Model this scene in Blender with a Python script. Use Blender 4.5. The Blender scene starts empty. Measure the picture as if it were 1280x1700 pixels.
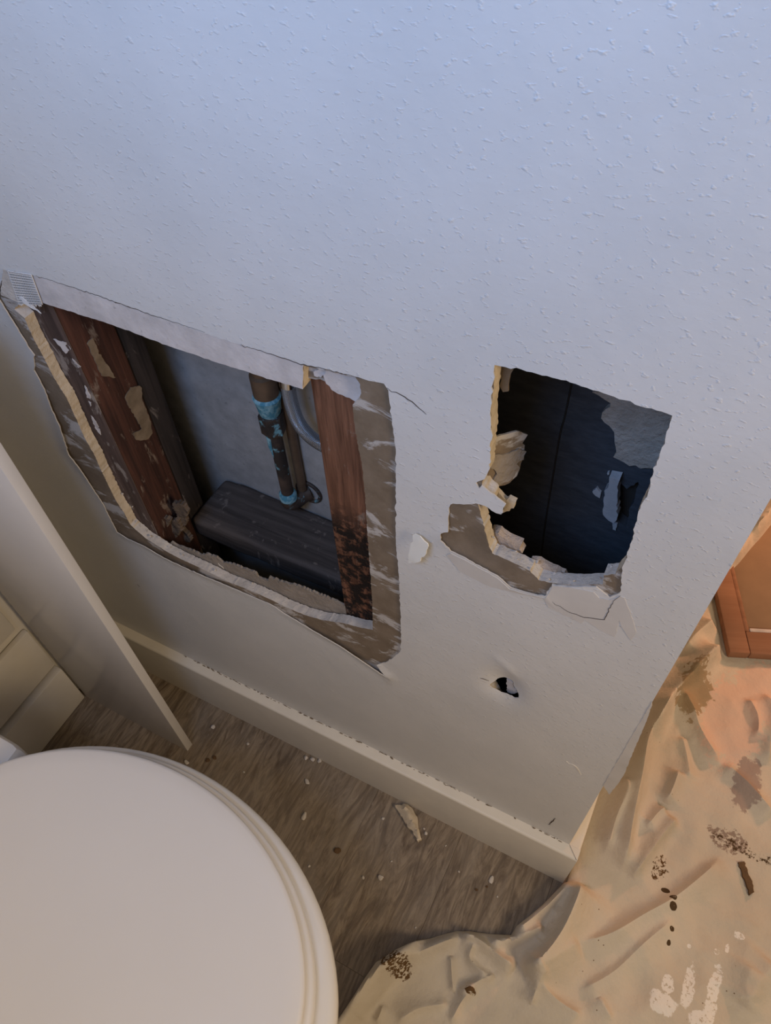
import bpy, bmesh, math, random
import numpy as np
from mathutils import Matrix, Vector, noise
from mathutils.geometry import delaunay_2d_cdt

random.seed(7)
rng = np.random.default_rng(7)
scene = bpy.context.scene
COL = scene.collection

# ------------------------------------------------------------------ camera
# world: x along the damaged wall, y into the wall (wall face y = 0), z up, floor z = 0, metres
CAM_AT = np.array((0.0, -0.35, 1.245))
CAM_AXES = np.array(((0.8897887, 0.4549803, -0.0356233), (0.3375148, -0.7085838, -0.6196714), (-0.3071804, 0.5393532, -0.7840525)))
FOCAL = 1238.67          # in pixels of the 1280 x 1700 photograph
cam_data = bpy.data.cameras.new('camera')
cam_data.sensor_fit = 'HORIZONTAL'
cam_data.sensor_width = 36.0
cam_data.lens = FOCAL / 1280.0 * 36.0
cam_data.clip_start = 0.01
cam = bpy.data.objects.new('camera', cam_data)
COL.objects.link(cam)
_r, _u, _b = CAM_AXES[0], -CAM_AXES[1], -CAM_AXES[2]
cam.matrix_world = Matrix(((_r[0], _u[0], _b[0], CAM_AT[0]), (_r[1], _u[1], _b[1], CAM_AT[1]),
                           (_r[2], _u[2], _b[2], CAM_AT[2]), (0, 0, 0, 1)))
scene.camera = cam

# ------------------------------------------------------------------ light
scene.view_settings.view_transform = 'Standard'
scene.view_settings.look = 'None'
scene.view_settings.gamma = 1.0
scene.view_settings.use_curve_mapping = False
scene.view_settings.exposure = -0.12

world = bpy.data.worlds.new('room_ambient')
scene.world = world
world.use_nodes = True
world.node_tree.nodes['Background'].inputs[0].default_value = (1.0, 0.76, 0.50, 1)
world.node_tree.nodes['Background'].inputs[1].default_value = 0.22


def area_light(name, loc, target, size, power, colour, size_y=None):
    d = bpy.data.lights.new(name, 'AREA')
    d.energy = power
    d.color = colour
    d.size = size
    if size_y:
        d.shape = 'RECTANGLE'
        d.size_y = size_y
    o = bpy.data.objects.new(name, d)
    COL.objects.link(o)
    o.location = loc
    o.rotation_euler = (Vector(target) - Vector(loc)).to_track_quat('-Z', 'Y').to_euler()
    return o


# assumed blue area light placed to suit shadows and falloff; no window is modelled
area_light('assumed_blue_light', (-0.22, -0.60, 1.48), (-0.22, 0.0, 1.46), 0.34, 5.8, (0.12, 0.42, 1.0), 0.34)
# assumed unseen orange lamp of the next room, low beyond the end of the wall
area_light('assumed_next_room_lamp', (0.55, 1.10, 0.50), (0.25, 0.5, 0.0), 0.08, 5.2, (1.0, 0.45, 0.24))
# assumed broad warm light, added as soft fill; no ceiling lamp is modelled
area_light('assumed_warm_fill', (0.0, -1.05, 1.95), (-0.1, -0.1, 0.5), 0.9, 4.6, (1.0, 0.79, 0.56))
# assumed warm light from the right, along the wall; no doorway is modelled
area_light('assumed_right_light', (1.10, -0.36, 1.30), (-0.5, -0.1, 0.40), 0.26, 10.2, (1.0, 0.77, 0.52), 0.5)


# ------------------------------------------------------------------ measuring helpers
def ray(px, py):
    return CAM_AXES.T @ np.array([px - 640.0, py - 850.0, FOCAL])


def on_y(px, py, y=0.0):
    d = ray(px, py)
    return CAM_AT + d * ((y - CAM_AT[1]) / d[1])


def on_z(px, py, z=0.0):
    d = ray(px, py)
    return CAM_AT + d * ((z - CAM_AT[2]) / d[2])


def on_x(px, py, x):
    d = ray(px, py)
    return CAM_AT + d * ((x - CAM_AT[0]) / d[0])


def wxz(pts, y=0.0):
    return [(float(p[0]), float(p[2])) for p in (on_y(a, b, y) for a, b in pts)]


def wxy(pts, z=0.0):
    return [(float(p[0]), float(p[1])) for p in (on_z(a, b, z) for a, b in pts)]


# ------------------------------------------------------------------ materials
class NT:
    def __init__(self, name, rough=0.6, spec=0.3):
        self.m = bpy.data.materials.new(name)
        self.m.use_nodes = True
        self.t = self.m.node_tree
        self.b = self.t.nodes['Principled BSDF']
        self.b.inputs['Roughness'].default_value = rough
        self.b.inputs['Specular IOR Level'].default_value = spec
        self.tc = self.t.nodes.new('ShaderNodeTexCoord')
        self.obj = self.tc.outputs['Object']

    def link(self, a, b):
        self.t.links.new(a, b)

    def val(self, sock, v):
        if hasattr(v, 'is_output'):
            self.link(v, sock)
        else:
            sock.default_value = v

    def mapping(self, scale=(1, 1, 1), rot=(0, 0, 0), loc=(0, 0, 0), vec=None):
        n = self.t.nodes.new('ShaderNodeMapping')
        n.inputs['Scale'].default_value = scale
        n.inputs['Rotation'].default_value = rot
        n.inputs['Location'].default_value = loc
        self.link(vec or self.obj, n.inputs['Vector'])
        return n.outputs[0]

    def noise(self, scale, detail=4, rough=0.55, vec=None, dist=0.0):
        n = self.t.nodes.new('ShaderNodeTexNoise')
        n.inputs['Scale'].default_value = scale
        n.inputs['Detail'].default_value = detail
        n.inputs['Roughness'].default_value = rough
        n.inputs['Distortion'].default_value = dist
        self.link(vec or self.obj, n.inputs['Vector'])
        return n.outputs['Fac']

    def voronoi(self, scale, vec=None, out='Distance'):
        n = self.t.nodes.new('ShaderNodeTexVoronoi')
        n.inputs['Scale'].default_value = scale
        self.link(vec or self.obj, n.inputs['Vector'])
        return n.outputs[out]

    def wave(self, scale, vec=None, dist=2.0, detail=3, dscale=1.0, direction='X'):
        n = self.t.nodes.new('ShaderNodeTexWave')
        n.bands_direction = direction
        n.inputs['Scale'].default_value = scale
        n.inputs['Distortion'].default_value = dist
        n.inputs['Detail'].default_value = detail
        n.inputs['Detail Scale'].default_value = dscale
        self.link(vec or self.obj, n.inputs['Vector'])
        return n.outputs['Fac']

    def ramp(self, fac, lo, hi):
        n = self.t.nodes.new('ShaderNodeMapRange')
        n.clamp = True
        n.inputs['From Min'].default_value = lo
        n.inputs['From Max'].default_value = hi
        self.link(fac, n.inputs['Value'])
        return n.outputs[0]

    def math(self, op, a, b=0.0, c=0.0):
        n = self.t.nodes.new('ShaderNodeMath')
        n.operation = op
        for i, v in enumerate((a, b, c)):
            self.val(n.inputs[i], v)
        return n.outputs[0]

    def mix(self, fac, a, b):
        n = self.t.nodes.new('ShaderNodeMix')
        n.data_type = 'RGBA'
        self.val(n.inputs[0], fac)
        for s, v in ((n.inputs[6], a), (n.inputs[7], b)):
            if isinstance(v, tuple):
                s.default_value = (*v, 1) if len(v) == 3 else v
            else:
                self.link(v, s)
        return n.outputs[2]

    def sep(self, vec=None):
        n = self.t.nodes.new('ShaderNodeSeparateXYZ')
        self.link(vec or self.obj, n.inputs[0])
        return n.outputs

    def random(self):
        n = self.t.nodes.new('ShaderNodeObjectInfo')
        return n.outputs['Random']

    def colour(self, c):
        if isinstance(c, tuple):
            self.b.inputs['Base Color'].default_value = (*c, 1)
        else:
            self.link(c, self.b.inputs['Base Color'])

    def bump(self, h, strength=0.4, dist=0.001, prev=None):
        n = self.t.nodes.new('ShaderNodeBump')
        n.inputs['Strength'].default_value = strength
        n.inputs['Distance'].default_value = dist
        self.link(h, n.inputs['Height'])
        if prev is not None:
            self.link(prev, n.inputs['Normal'])
        self.link(n.outputs[0], self.b.inputs['Normal'])
        return n.outputs[0]


def plain(name, c, rough=0.6, spec=0.3, metal=0.0, noise_amt=0.08, scale=40, bump=0.0):
    n = NT(name, rough, spec)
    f = n.noise(scale, 5)
    n.colour(n.mix(n.ramp(f, 0.3, 0.7), tuple(x * (1 - noise_amt) for x in c), tuple(min(1, x * (1 + noise_amt)) for x in c)))
    n.b.inputs['Metallic'].default_value = metal
    if bump:
        n.bump(f, bump, 0.001)
    return n.m


def make_wall_paint():
    n = NT('wall_paint', 0.42, 0.45)
    n.colour(n.mix(n.ramp(n.noise(9, 3), 0.35, 0.65), (0.60, 0.60, 0.59), (0.65, 0.645, 0.63)))
    v = n.mapping(scale=(1.0, 1.0, 1.7), rot=(0, 0.5, 0))
    fine = n.noise(95, 3, 0.5, v)
    dabs = n.ramp(n.noise(170, 2, 0.5, v), 0.60, 0.76)
    broad = n.noise(28, 2, 0.5)
    b1 = n.bump(fine, 0.14, 0.0016)
    b2 = n.bump(dabs, 0.34, 0.0013, b1)
    n.bump(broad, 0.18, 0.003, b2)
    return n.m


def make_torn_paper():
    # brown face paper of drywall with streaks of grey gypsum left on it
    n = NT('torn_drywall_paper', 0.9, 0.1)
    v = n.mapping(scale=(1.0, 1.0, 2.0), rot=(0, 0.5, 0))
    s = n.noise(15, 8, 0.66, v, 0.6)
    fine = n.noise(260, 3)
    base = n.mix(n.ramp(n.noise(40, 4), 0.35, 0.7), (0.19, 0.145, 0.10), (0.26, 0.205, 0.15))
    base = n.mix(n.math('MULTIPLY', fine, 0.35), base, (0.12, 0.09, 0.065))
    m = n.ramp(s, 0.515, 0.575)
    n.colour(n.mix(m, base, (0.47, 0.44, 0.41)))
    n.bump(n.math('ADD', m, n.math('MULTIPLY', fine, 0.6)), 0.5, 0.0008)
    return n.m


def make_gypsum(name, c, rubble=0.6):
    n = NT(name, 0.95, 0.05)
    a = n.noise(140, 5, 0.65)
    b = n.noise(45, 4)
    col = n.mix(n.ramp(b, 0.35, 0.7), tuple(x * 0.78 for x in c), c)
    n.colour(n.mix(n.ramp(a, 0.62, 0.75), col, tuple(x * 0.55 for x in c)))
    n.bump(a, rubble, 0.003)
    return n.m


def make_wood(name, dark, light, grain=55.0, axis='Z', scuff=None, scuff_lo=0.6, rot=None):
    n = NT(name, 0.75, 0.2)
    sc = {'Z': (1, 1, 0.055), 'Y': (1, 0.055, 1), 'X': (0.055, 1, 1)}[axis]
    v = n.mapping(scale=sc)
    g = n.noise(grain * 3.2, 5, 0.6, v, 0.4)
    w = n.noise(grain * 0.7, 3, 0.5, v)
    col = n.mix(n.ramp(g, 0.35, 0.65), dark, light)
    col = n.mix(n.math('MULTIPLY', n.ramp(w, 0.45, 0.75), 0.55), col, tuple(x * 0.45 for x in dark))
    if scuff:
        s = n.noise(38, 6, 0.65, n.mapping(scale=(1.6, 1.6, 0.6)), 0.5)
        col = n.mix(n.math('MULTIPLY', n.ramp(s, scuff_lo, scuff_lo + 0.07), 0.8), col, scuff)
    if rot:
        # rotten, blackened stretch near the foot of the timber
        z = n.sep()[2]
        band = n.math('MULTIPLY', n.ramp(z, rot[1] + 0.05, rot[1]), n.ramp(z, rot[0], rot[0] + 0.03))
        e = n.noise(70, 6, 0.7)
        mm = n.math('MULTIPLY', band, n.ramp(e, 0.44, 0.52))
        col = n.mix(mm, col, (0.018, 0.012, 0.010))
        n.bump(n.math('SUBTRACT', g, n.math('MULTIPLY', mm, n.noise(220, 4))), 0.8, 0.003)
    else:
        n.bump(g, 0.55, 0.0015)
    n.colour(col)
    return n.m


def make_floor():
    n = NT('vinyl_plank', 0.42, 0.4)
    r = n.random()
    comb = n.t.nodes.new('ShaderNodeCombineXYZ')
    n.link(n.math('MULTIPLY', r, 7.0), comb.inputs[0])
    n.link(n.math('MULTIPLY', r, 3.0), comb.inputs[1])
    add = n.t.nodes.new('ShaderNodeVectorMath')
    add.operation = 'ADD'
    n.link(n.obj, add.inputs[0])
    n.link(comb.outputs[0], add.inputs[1])
    v = n.mapping(scale=(1, 0.17, 1), rot=(0, 0, 0.06), vec=add.outputs[0])
    g = n.noise(58, 7, 0.68, v, 3.2)
    w = n.noise(20, 5, 0.62, v, 3.0)
    fine = n.noise(420, 3, 0.5, v)
    col = n.mix(n.ramp(g, 0.36, 0.64), (0.120, 0.086, 0.058), (0.310, 0.248, 0.180))
    col = n.mix(n.math('MULTIPLY', n.ramp(w, 0.50, 0.66), 0.7), col, (0.085, 0.062, 0.044))
    col = n.mix(n.math('MULTIPLY', n.ramp(n.noise(13, 3, 0.5, v, 2.0), 0.5, 0.7), 0.4), col, (0.30, 0.26, 0.215))
    col = n.mix(n.ramp(fine, 0.68, 0.76), col, (0.33, 0.29, 0.25))
    col = n.mix(n.math('MULTIPLY', r, 0.4), col, n.mix(1.0, col, (0.27, 0.225, 0.165)))
    dust = n.ramp(n.noise(600, 2), 0.74, 0.80)
    n.colour(n.mix(n.math('MULTIPLY', dust, 0.6), col, (0.55, 0.5, 0.44)))
    n.bump(g, 0.25, 0.001)
    return n.m


def make_cloth(stains):
    n = NT('canvas', 0.95, 0.05)
    weave = n.noise(900, 2)
    big = n.noise(7, 3)
    col = n.mix(n.ramp(big, 0.35, 0.65), (0.53, 0.475, 0.39), (0.61, 0.55, 0.455))
    col = n.mix(n.math('MULTIPLY', n.ramp(n.noise(30, 4), 0.55, 0.8), 0.25), col, (0.40, 0.325, 0.24))
    sep = n.sep()
    warp = n.noise(75, 5, 0.65)
    speck = n.noise(210, 4, 0.6)
    for (x, y, rx, ry, c, lo, edge) in stains:  # spots and broad solid patches alike
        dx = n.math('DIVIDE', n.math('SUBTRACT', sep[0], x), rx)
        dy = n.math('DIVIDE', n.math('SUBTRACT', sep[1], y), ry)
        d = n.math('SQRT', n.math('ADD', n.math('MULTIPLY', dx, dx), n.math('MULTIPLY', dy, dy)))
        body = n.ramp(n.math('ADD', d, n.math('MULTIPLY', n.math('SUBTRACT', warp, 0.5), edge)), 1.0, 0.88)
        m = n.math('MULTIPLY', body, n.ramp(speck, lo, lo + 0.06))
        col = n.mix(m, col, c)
    dots = n.ramp(n.voronoi(48), 0.050, 0.035)
    col = n.mix(n.math('MULTIPLY', dots, n.ramp(n.noise(9, 2), 0.52, 0.60)), col, (0.16, 0.10, 0.06))
    n.colour(col)
    b = n.bump(n.noise(30, 5, 0.6), 0.6, 0.006)
    n.bump(weave, 0.15, 0.0006, b)
    return n.m


M = {}
M['paint'] = make_wall_paint()
M['torn'] = make_torn_paper()
M['gypsum'] = make_gypsum('gypsum_core', (0.66, 0.56, 0.42))
M['gypsum_white'] = make_gypsum('white_gypsum', (0.64, 0.59, 0.53), 0.6)
M['strip'] = make_gypsum('bare_plaster', (0.66, 0.62, 0.60), 0.25)
M['compound'] = plain('joint_compound', (0.585, 0.555, 0.515), 0.6, 0.2, 0, 0.05, 30)
M['backing'] = make_gypsum('back_plaster', (0.50, 0.495, 0.49), 0.25)
M['dark_backing'] = None
M['crack'] = plain('crack_shadow_dirt', (0.10, 0.08, 0.065), 0.95, 0.05)
M['stud'] = make_wood('fir_stud', (0.135, 0.060, 0.034), (0.31, 0.142, 0.080), 75, 'Z', (0.34, 0.26, 0.20), 0.61, (0.46, 0.66))
M['old_stud'] = make_wood('old_red_stud', (0.042, 0.021, 0.017), (0.105, 0.046, 0.033), 45, 'Z', (0.24, 0.19, 0.155), 0.575)
M['tan_paper'] = plain('tan_paper_scrap', (0.20, 0.155, 0.11), 0.9, 0.1, 0, 0.3, 60)
M['old_plank'] = make_wood('old_grey_plank', (0.070, 0.058, 0.052), (0.130, 0.108, 0.096), 40, 'X', (0.24, 0.20, 0.17), 0.60)
M['white_paint'] = plain('white_gloss_paint', (0.70, 0.66, 0.58), 0.38, 0.4, 0, 0.03, 30)
M['panel_white'] = plain('white_melamine', (0.66, 0.64, 0.62), 0.22, 0.5, 0, 0.015, 15)
M['porcelain'] = plain('white_porcelain', (0.80, 0.775, 0.74), 0.10, 0.6, 0, 0.01, 10)
M['seat_plastic'] = plain('white_seat_plastic', (0.80, 0.775, 0.75), 0.30, 0.5, 0, 0.01, 10)
M['floor'] = make_floor()
M['chrome'] = plain('chrome', (0.75, 0.76, 0.78), 0.18, 0.5, 1.0, 0.04, 80)


def make_copper():
    n = NT('verdigris_copper', 0.6, 0.4)
    f = n.noise(70, 5, 0.65)
    col = n.mix(n.ramp(n.noise(30, 4), 0.4, 0.65), (0.045, 0.035, 0.030), (0.13, 0.085, 0.06))
    n.colour(n.mix(n.ramp(f, 0.58, 0.66), col, (0.20, 0.42, 0.48)))
    n.bump(f, 0.4, 0.001)
    return n.m


def make_verdigris():
    n = NT('blue_green_corrosion', 0.85, 0.1)
    f = n.noise(120, 5, 0.65)
    n.colour(n.mix(n.ramp(f, 0.42, 0.62), (0.10, 0.30, 0.40), (0.36, 0.60, 0.66)))
    n.bump(f, 0.8, 0.002)
    return n.m


def make_braid():
    n = NT('steel_braid', 0.35, 0.5)
    uv = n.tc.outputs['UV']
    a = n.wave(1.0, n.mapping(scale=(60, 9, 1), vec=uv), 0, 0, 0, 'DIAGONAL')
    b = n.wave(1.0, n.mapping(scale=(60, -9, 1), vec=uv), 0, 0, 0, 'DIAGONAL')
    h = n.math('MAXIMUM', a, b)
    n.colour(n.mix(n.ramp(h, 0.3, 0.9), (0.05, 0.06, 0.08), (0.70, 0.74, 0.80)))
    n.b.inputs['Metallic'].default_value = 0.85
    n.bump(h, 0.7, 0.001)
    return n.m


def make_dark_backing():
    n = NT('dark_cavity_board', 0.7, 0.3)
    v = n.mapping(scale=(1.0, 1.0, 2.5), rot=(0, -0.3, 0))
    f = n.noise(45, 5, 0.6, v)
    n.colour(n.mix(n.ramp(f, 0.35, 0.7), (0.060, 0.062, 0.070), (0.095, 0.098, 0.108)))
    n.bump(n.noise(60, 3, 0.5, v), 0.45, 0.002)
    return n.m


M['copper'] = make_copper()
M['clean_copper'] = plain('brown_copper', (0.20, 0.13, 0.08), 0.5, 0.4, 0.3, 0.2, 40)
M['verdigris'] = make_verdigris()
M['braid'] = make_braid()
M['dark_backing'] = make_dark_backing()
M['chip'] = make_gypsum('patch_residue', (0.66, 0.53, 0.42), 1.0)
M['door_wood'] = make_wood('brown_door_wood', (0.27, 0.135, 0.078), (0.33, 0.175, 0.105), 22, 'X')
M['door_panel'] = plain('tan_door_panel', (0.27, 0.18, 0.11), 0.5, 0.3, 0, 0.1, 20)
M['rubble'] = make_gypsum('dirty_rubble', (0.17, 0.13, 0.10), 1.0)
M['weathered'] = make_wood('weathered_stud_face', (0.075, 0.052, 0.045), (0.15, 0.105, 0.09), 40, 'Z', (0.34, 0.30, 0.27), 0.56)
M['chip_paint'] = plain('cream_paint_chip', (0.84, 0.80, 0.70), 0.5, 0.3, 0, 0.03, 30)
M['grey_residue'] = make_gypsum('grey_paper_residue', (0.34, 0.295, 0.25), 1.0)
M['dark_timber'] = make_wood('dark_rear_timber', (0.030, 0.025, 0.023), (0.062, 0.050, 0.046), 40, 'Z', (0.20, 0.17, 0.15), 0.60)
M['tape'] = plain('fibreglass_tape', (0.72, 0.72, 0.72), 0.7, 0.2)
M['shadow_void'] = plain('dark_subfloor_and_void', (0.05, 0.042, 0.036), 0.9, 0.05)  # subfloor and seam tone; also the painted dark of the void


# ------------------------------------------------------------------ mesh helpers
def finish(name, me, mats, parent=None, smooth=None, label=None, cat=None, group=None, kind=None):
    for m in (mats if isinstance(mats, (list, tuple)) else [mats]):
        me.materials.append(m)
    if smooth is not None:
        me.polygons.foreach_set('use_smooth', [True] * len(me.polygons))
        me.set_sharp_from_angle(angle=math.radians(smooth))
    o = bpy.data.objects.new(name, me)
    COL.objects.link(o)
    if parent is not None:
        o.parent = parent
    tag(o, label, cat, group, kind)
    return o


def tag(o, label=None, cat=None, group=None, kind=None):
    for k, v in (('label', label), ('category', cat), ('group', group), ('kind', kind)):
        if v:
            o[k] = v
    return o


def empty(name, loc, label, cat, group=None):
    o = bpy.data.objects.new(name, None)
    o.empty_display_size = 0.02
    COL.objects.link(o)
    o.location = loc
    return tag(o, label, cat, group)


def under(o, parent):
    """parent a world-space mesh below an Empty without moving it"""
    o.parent = parent
    o.matrix_parent_inverse = Matrix.Translation(parent.location).inverted()
    return o


def box_bm(bm, lo, hi, bevel=0.0, seg=2):
    r = bmesh.ops.create_cube(bm, size=1.0)
    vs = r['verts']
    for v in vs:
        v.co = Vector([lo[i] + (v.co[i] + 0.5) * (hi[i] - lo[i]) for i in range(3)])
    if bevel:
        es = list({e for v in vs for e in v.link_edges})
        bmesh.ops.bevel(bm, geom=es, offset=bevel, segments=seg, profile=0.5, affect='EDGES')


def bm_mesh(bm, name):
    bmesh.ops.recalc_face_normals(bm, faces=bm.faces)
    me = bpy.data.meshes.new(name)
    bm.to_mesh(me)
    bm.free()
    return me


def box(name, lo, hi, mat, parent=None, bevel=0.001, **kw):
    bm = bmesh.new()
    box_bm(bm, lo, hi, bevel)
    return finish(name, bm_mesh(bm, name), mat, parent, 40, **kw)


def densify(poly, step, jitter=0.0, seed=0, closed=True):
    r = np.random.default_rng(seed)
    out = []
    n = len(poly)
    for i in range(n if closed else n - 1):
        a = np.array(poly[i]); b = np.array(poly[(i + 1) % n])
        k = max(1, int(np.hypot(*(b - a)) / step))
        d = b - a
        L = np.hypot(*d) + 1e-9
        nrm = np.array((-d[1], d[0])) / L
        for j in range(k):
            p = a + d * j / k
            if jitter:
                p = p + nrm * r.normal(0, jitter)
            out.append((float(p[0]), float(p[1])))
    if not closed:
        out.append(tuple(poly[-1]))
    return out


def inside(pts, poly):
    P = np.asarray(poly); x = pts[:, 0]; y = pts[:, 1]
    r = np.zeros(len(pts), bool)
    x0, y0 = P[:, 0], P[:, 1]
    x1, y1 = np.roll(x0, -1), np.roll(y0, -1)
    for a, b, c, d in zip(x0, y0, x1, y1):
        if b == d:
            continue
        m = ((b > y) != (d > y)) & (x < (c - a) * (y - b) / (d - b) + a)
        r ^= m
    return r


def poly_dist(pts, line):
    """distance, signed side and 0..1 position to an open polyline"""
    P = np.asarray(line, float)
    seg = np.hypot(*(P[1:] - P[:-1]).T)
    tot = seg.sum()
    acc = np.concatenate(([0], np.cumsum(seg)))
    best = np.full(len(pts), 1e9); side = np.ones(len(pts)); pos = np.zeros(len(pts))
    for i in range(len(P) - 1):
        a, b = P[i], P[i + 1]
        d = b - a
        t = np.clip(((pts - a) @ d) / (d @ d + 1e-12), 0, 1)
        q = pts - (a + t[:, None] * d)
        dist = np.hypot(q[:, 0], q[:, 1])
        m = dist < best
        best[m] = dist[m]
        side[m] = np.sign(d[0] * q[m, 1] - d[1] * q[m, 0])
        pos[m] = (acc[i] + t[m] * seg[i]) / tot
    return best, side, pos


def triangulate(outer, holes=(), extra=None):
    loops = [outer] + list(holes)
    verts, edges = [], []
    for lp in loops:
        s = len(verts)
        verts += [Vector(p) for p in lp]
        edges += [(s + i, s + (i + 1) % len(lp)) for i in range(len(lp))]
    if extra is not None and len(extra):
        verts += [Vector((float(a), float(b))) for a, b in extra]
    v, e, f, *_ = delaunay_2d_cdt(verts, edges, [], 0, 1e-6)
    V = np.array([(p.x, p.y) for p in v])
    F = np.array([t for t in f if len(t) == 3], int)
    c = V[F].mean(1)
    keep = inside(c, outer)
    for h in holes:
        keep &= ~inside(c, h)
    F = F[keep]
    a, b, c = V[F[:, 0]], V[F[:, 1]], V[F[:, 2]]
    area = (b[:, 0] - a[:, 0]) * (c[:, 1] - a[:, 1]) - (b[:, 1] - a[:, 1]) * (c[:, 0] - a[:, 0])
    F = F[np.abs(area) > 1e-11]
    area = area[np.abs(area) > 1e-11]
    F[area < 0] = F[area < 0][:, ::-1]
    return V, F


def boundary(F):
    from collections import Counter
    cnt = {}
    for t in F:
        for i in range(3):
            a, b = int(t[i]), int(t[(i + 1) % 3])
            cnt.setdefault((min(a, b), max(a, b)), []).append((a, b))
    return [v[0] for v in cnt.values() if len(v) == 1]


def grid_points(x0, x1, y0, y1, step):
    gx, gy = np.meshgrid(np.arange(x0, x1, step), np.arange(y0, y1, step))
    g = np.stack((gx.ravel(), gy.ravel()), 1)
    return g + np.random.default_rng(3).uniform(-0.2, 0.2, g.shape) * step


def slab(name, outer, holes, y0, y1, mats, parent=None, extra=None, disp=None, plane='xz', back=True, smooth=35, edge_noise=0.0, **kw):
    """a sheet with holes: front at y0 (towards the room), back at y1; mats = [front, edge]"""
    V, F = triangulate(outer, holes, extra)
    n = len(V)
    dy = disp(V) if disp is not None else np.zeros(n)
    fr = np.full(n, y0) + dy
    bk = np.full(n, y1) + dy
    if edge_noise:
        bk = bk + np.random.default_rng(5).normal(0, edge_noise, n)
    if plane == 'xz':
        pts = [(a[0], y, a[1]) for a, y in zip(V, fr)] + [(a[0], y, a[1]) for a, y in zip(V, bk)]
    else:                       # 'xy' sheets lie on the floor, front = upper side
        pts = [(a[0], a[1], y) for a, y in zip(V, fr)] + [(a[0], a[1], y) for a, y in zip(V, bk)]
    faces, idx = [], []
    for t in F:
        faces.append(tuple(int(i) for i in t)); idx.append(0)
    if back:
        for t in F:
            faces.append(tuple(int(i) + n for i in t[::-1])); idx.append(1)
    for a, b in boundary(F):
        faces.append((b, a, a + n, b + n)); idx.append(1)
    me = bpy.data.meshes.new(name)
    me.from_pydata(pts, [], faces)
    mats = mats if isinstance(mats, (list, tuple)) else [mats, mats]
    me.polygons.foreach_set('material_index', idx)
    me.update()
    bm = bmesh.new(); bm.from_mesh(me)
    loose = [v for v in bm.verts if not v.link_faces]
    bmesh.ops.delete(bm, geom=loose, context='VERTS')
    bmesh.ops.recalc_face_normals(bm, faces=bm.faces)
    bm.to_mesh(me); bm.free()
    return finish(name, me, mats, parent, smooth, **kw)


def sheet3(name, pts, thick, mat, parent=None, nrm=(0, -1, 0), smooth=30, step=0.004, rough=0.0006, **kw):
    """a thin torn piece whose outline is given by 3-D points"""
    P = np.asarray(pts, float)
    c = P.mean(0)
    u, s, vt = np.linalg.svd(P - c)
    e1, e2 = vt[0], vt[1]
    e3 = np.cross(e1, e2)
    if e3 @ np.array(nrm) < 0:
        e2 = -e2; e3 = -e3
    loc = np.stack(((P - c) @ e1, (P - c) @ e2, (P - c) @ e3), 1)
    out = densify([tuple(q[:2]) for q in loc], step, rough, 11)
    lo = np.min(out, 0); hi = np.max(out, 0)
    g = grid_points(lo[0], hi[0], lo[1], hi[1], step * 1.4)
    g = g[inside(g, out)] if len(g) else None
    V, F = triangulate(out, [], g)
    w = np.exp(-((V[:, None, :] - loc[None, :, :2]) ** 2).sum(2) / (2 * (0.35 * (np.ptp(loc[:, 0]) + 1e-6)) ** 2)) + 1e-9
    h = (w * loc[None, :, 2]).sum(1) / w.sum(1)
    h = h + np.array([noise.noise(Vector((a * 90, b * 90, c[0] * 50))) for a, b in V]) * rough * 2
    n = len(V)
    fr = c + V[:, :1] * e1 + V[:, 1:] * e2 + (h[:, None]) * e3
    bk = fr - e3 * thick
    faces = [tuple(int(i) for i in t) for t in F] + [tuple(int(i) + n for i in t[::-1]) for t in F]
    faces += [(b, a, a + n, b + n) for a, b in boundary(F)]
    me = bpy.data.meshes.new(name)
    me.from_pydata([tuple(q) for q in fr] + [tuple(q) for q in bk], [], faces)
    bm = bmesh.new(); bm.from_mesh(me)
    bmesh.ops.delete(bm, geom=[v for v in bm.verts if not v.link_faces], context='VERTS')
    bmesh.ops.recalc_face_normals(bm, faces=bm.faces)
    bm.to_mesh(me); bm.free()
    return finish(name, me, mat, parent, smooth, **kw)


def tube(name, pts, radii, mat, parent=None, seg=20, cap=True, uvlen=True, **kw):
    """round bar along a polyline with a radius per point"""
    P = [Vector(p) for p in pts]
    n = len(P)
    if not hasattr(radii, '__len__'):
        radii = [radii] * n
    verts, faces = [], []
    up = None
    for i in range(n):
        t = (P[min(i + 1, n - 1)] - P[max(i - 1, 0)]).normalized()
        if up is None:
            up = t.orthogonal().normalized()
        up = (up - t * up.dot(t)).normalized()
        s = t.cross(up)
        for k in range(seg):
            a = 2 * math.pi * k / seg
            verts.append(P[i] + (up * math.cos(a) + s * math.sin(a)) * radii[i])
    for i in range(n - 1):
        for k in range(seg):
            a = i * seg + k; b = i * seg + (k + 1) % seg
            faces.append((a, b, b + seg, a + seg))
    if cap:
        faces.append(tuple(range(seg - 1, -1, -1)))
        faces.append(tuple((n - 1) * seg + k for k in range(seg)))
    me = bpy.data.meshes.new(name)
    me.from_pydata([tuple(v) for v in verts], [], faces)
    uv = me.uv_layers.new(name='UVMap')
    for pi, poly in enumerate(me.polygons):
        if pi < (n - 1) * seg:
            i, k = divmod(pi, seg)
            for li, (ii, kk) in zip(poly.loop_indices, ((i, k), (i, k + 1), (i + 1, k + 1), (i + 1, k))):
                uv.data[li].uv = (ii / (n - 1), kk / seg)
    bm = bmesh.new(); bm.from_mesh(me)
    bmesh.ops.recalc_face_normals(bm, faces=bm.faces)
    bm.to_mesh(me); bm.free()
    return finish(name, me, mat, parent, 45, **kw)


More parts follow.
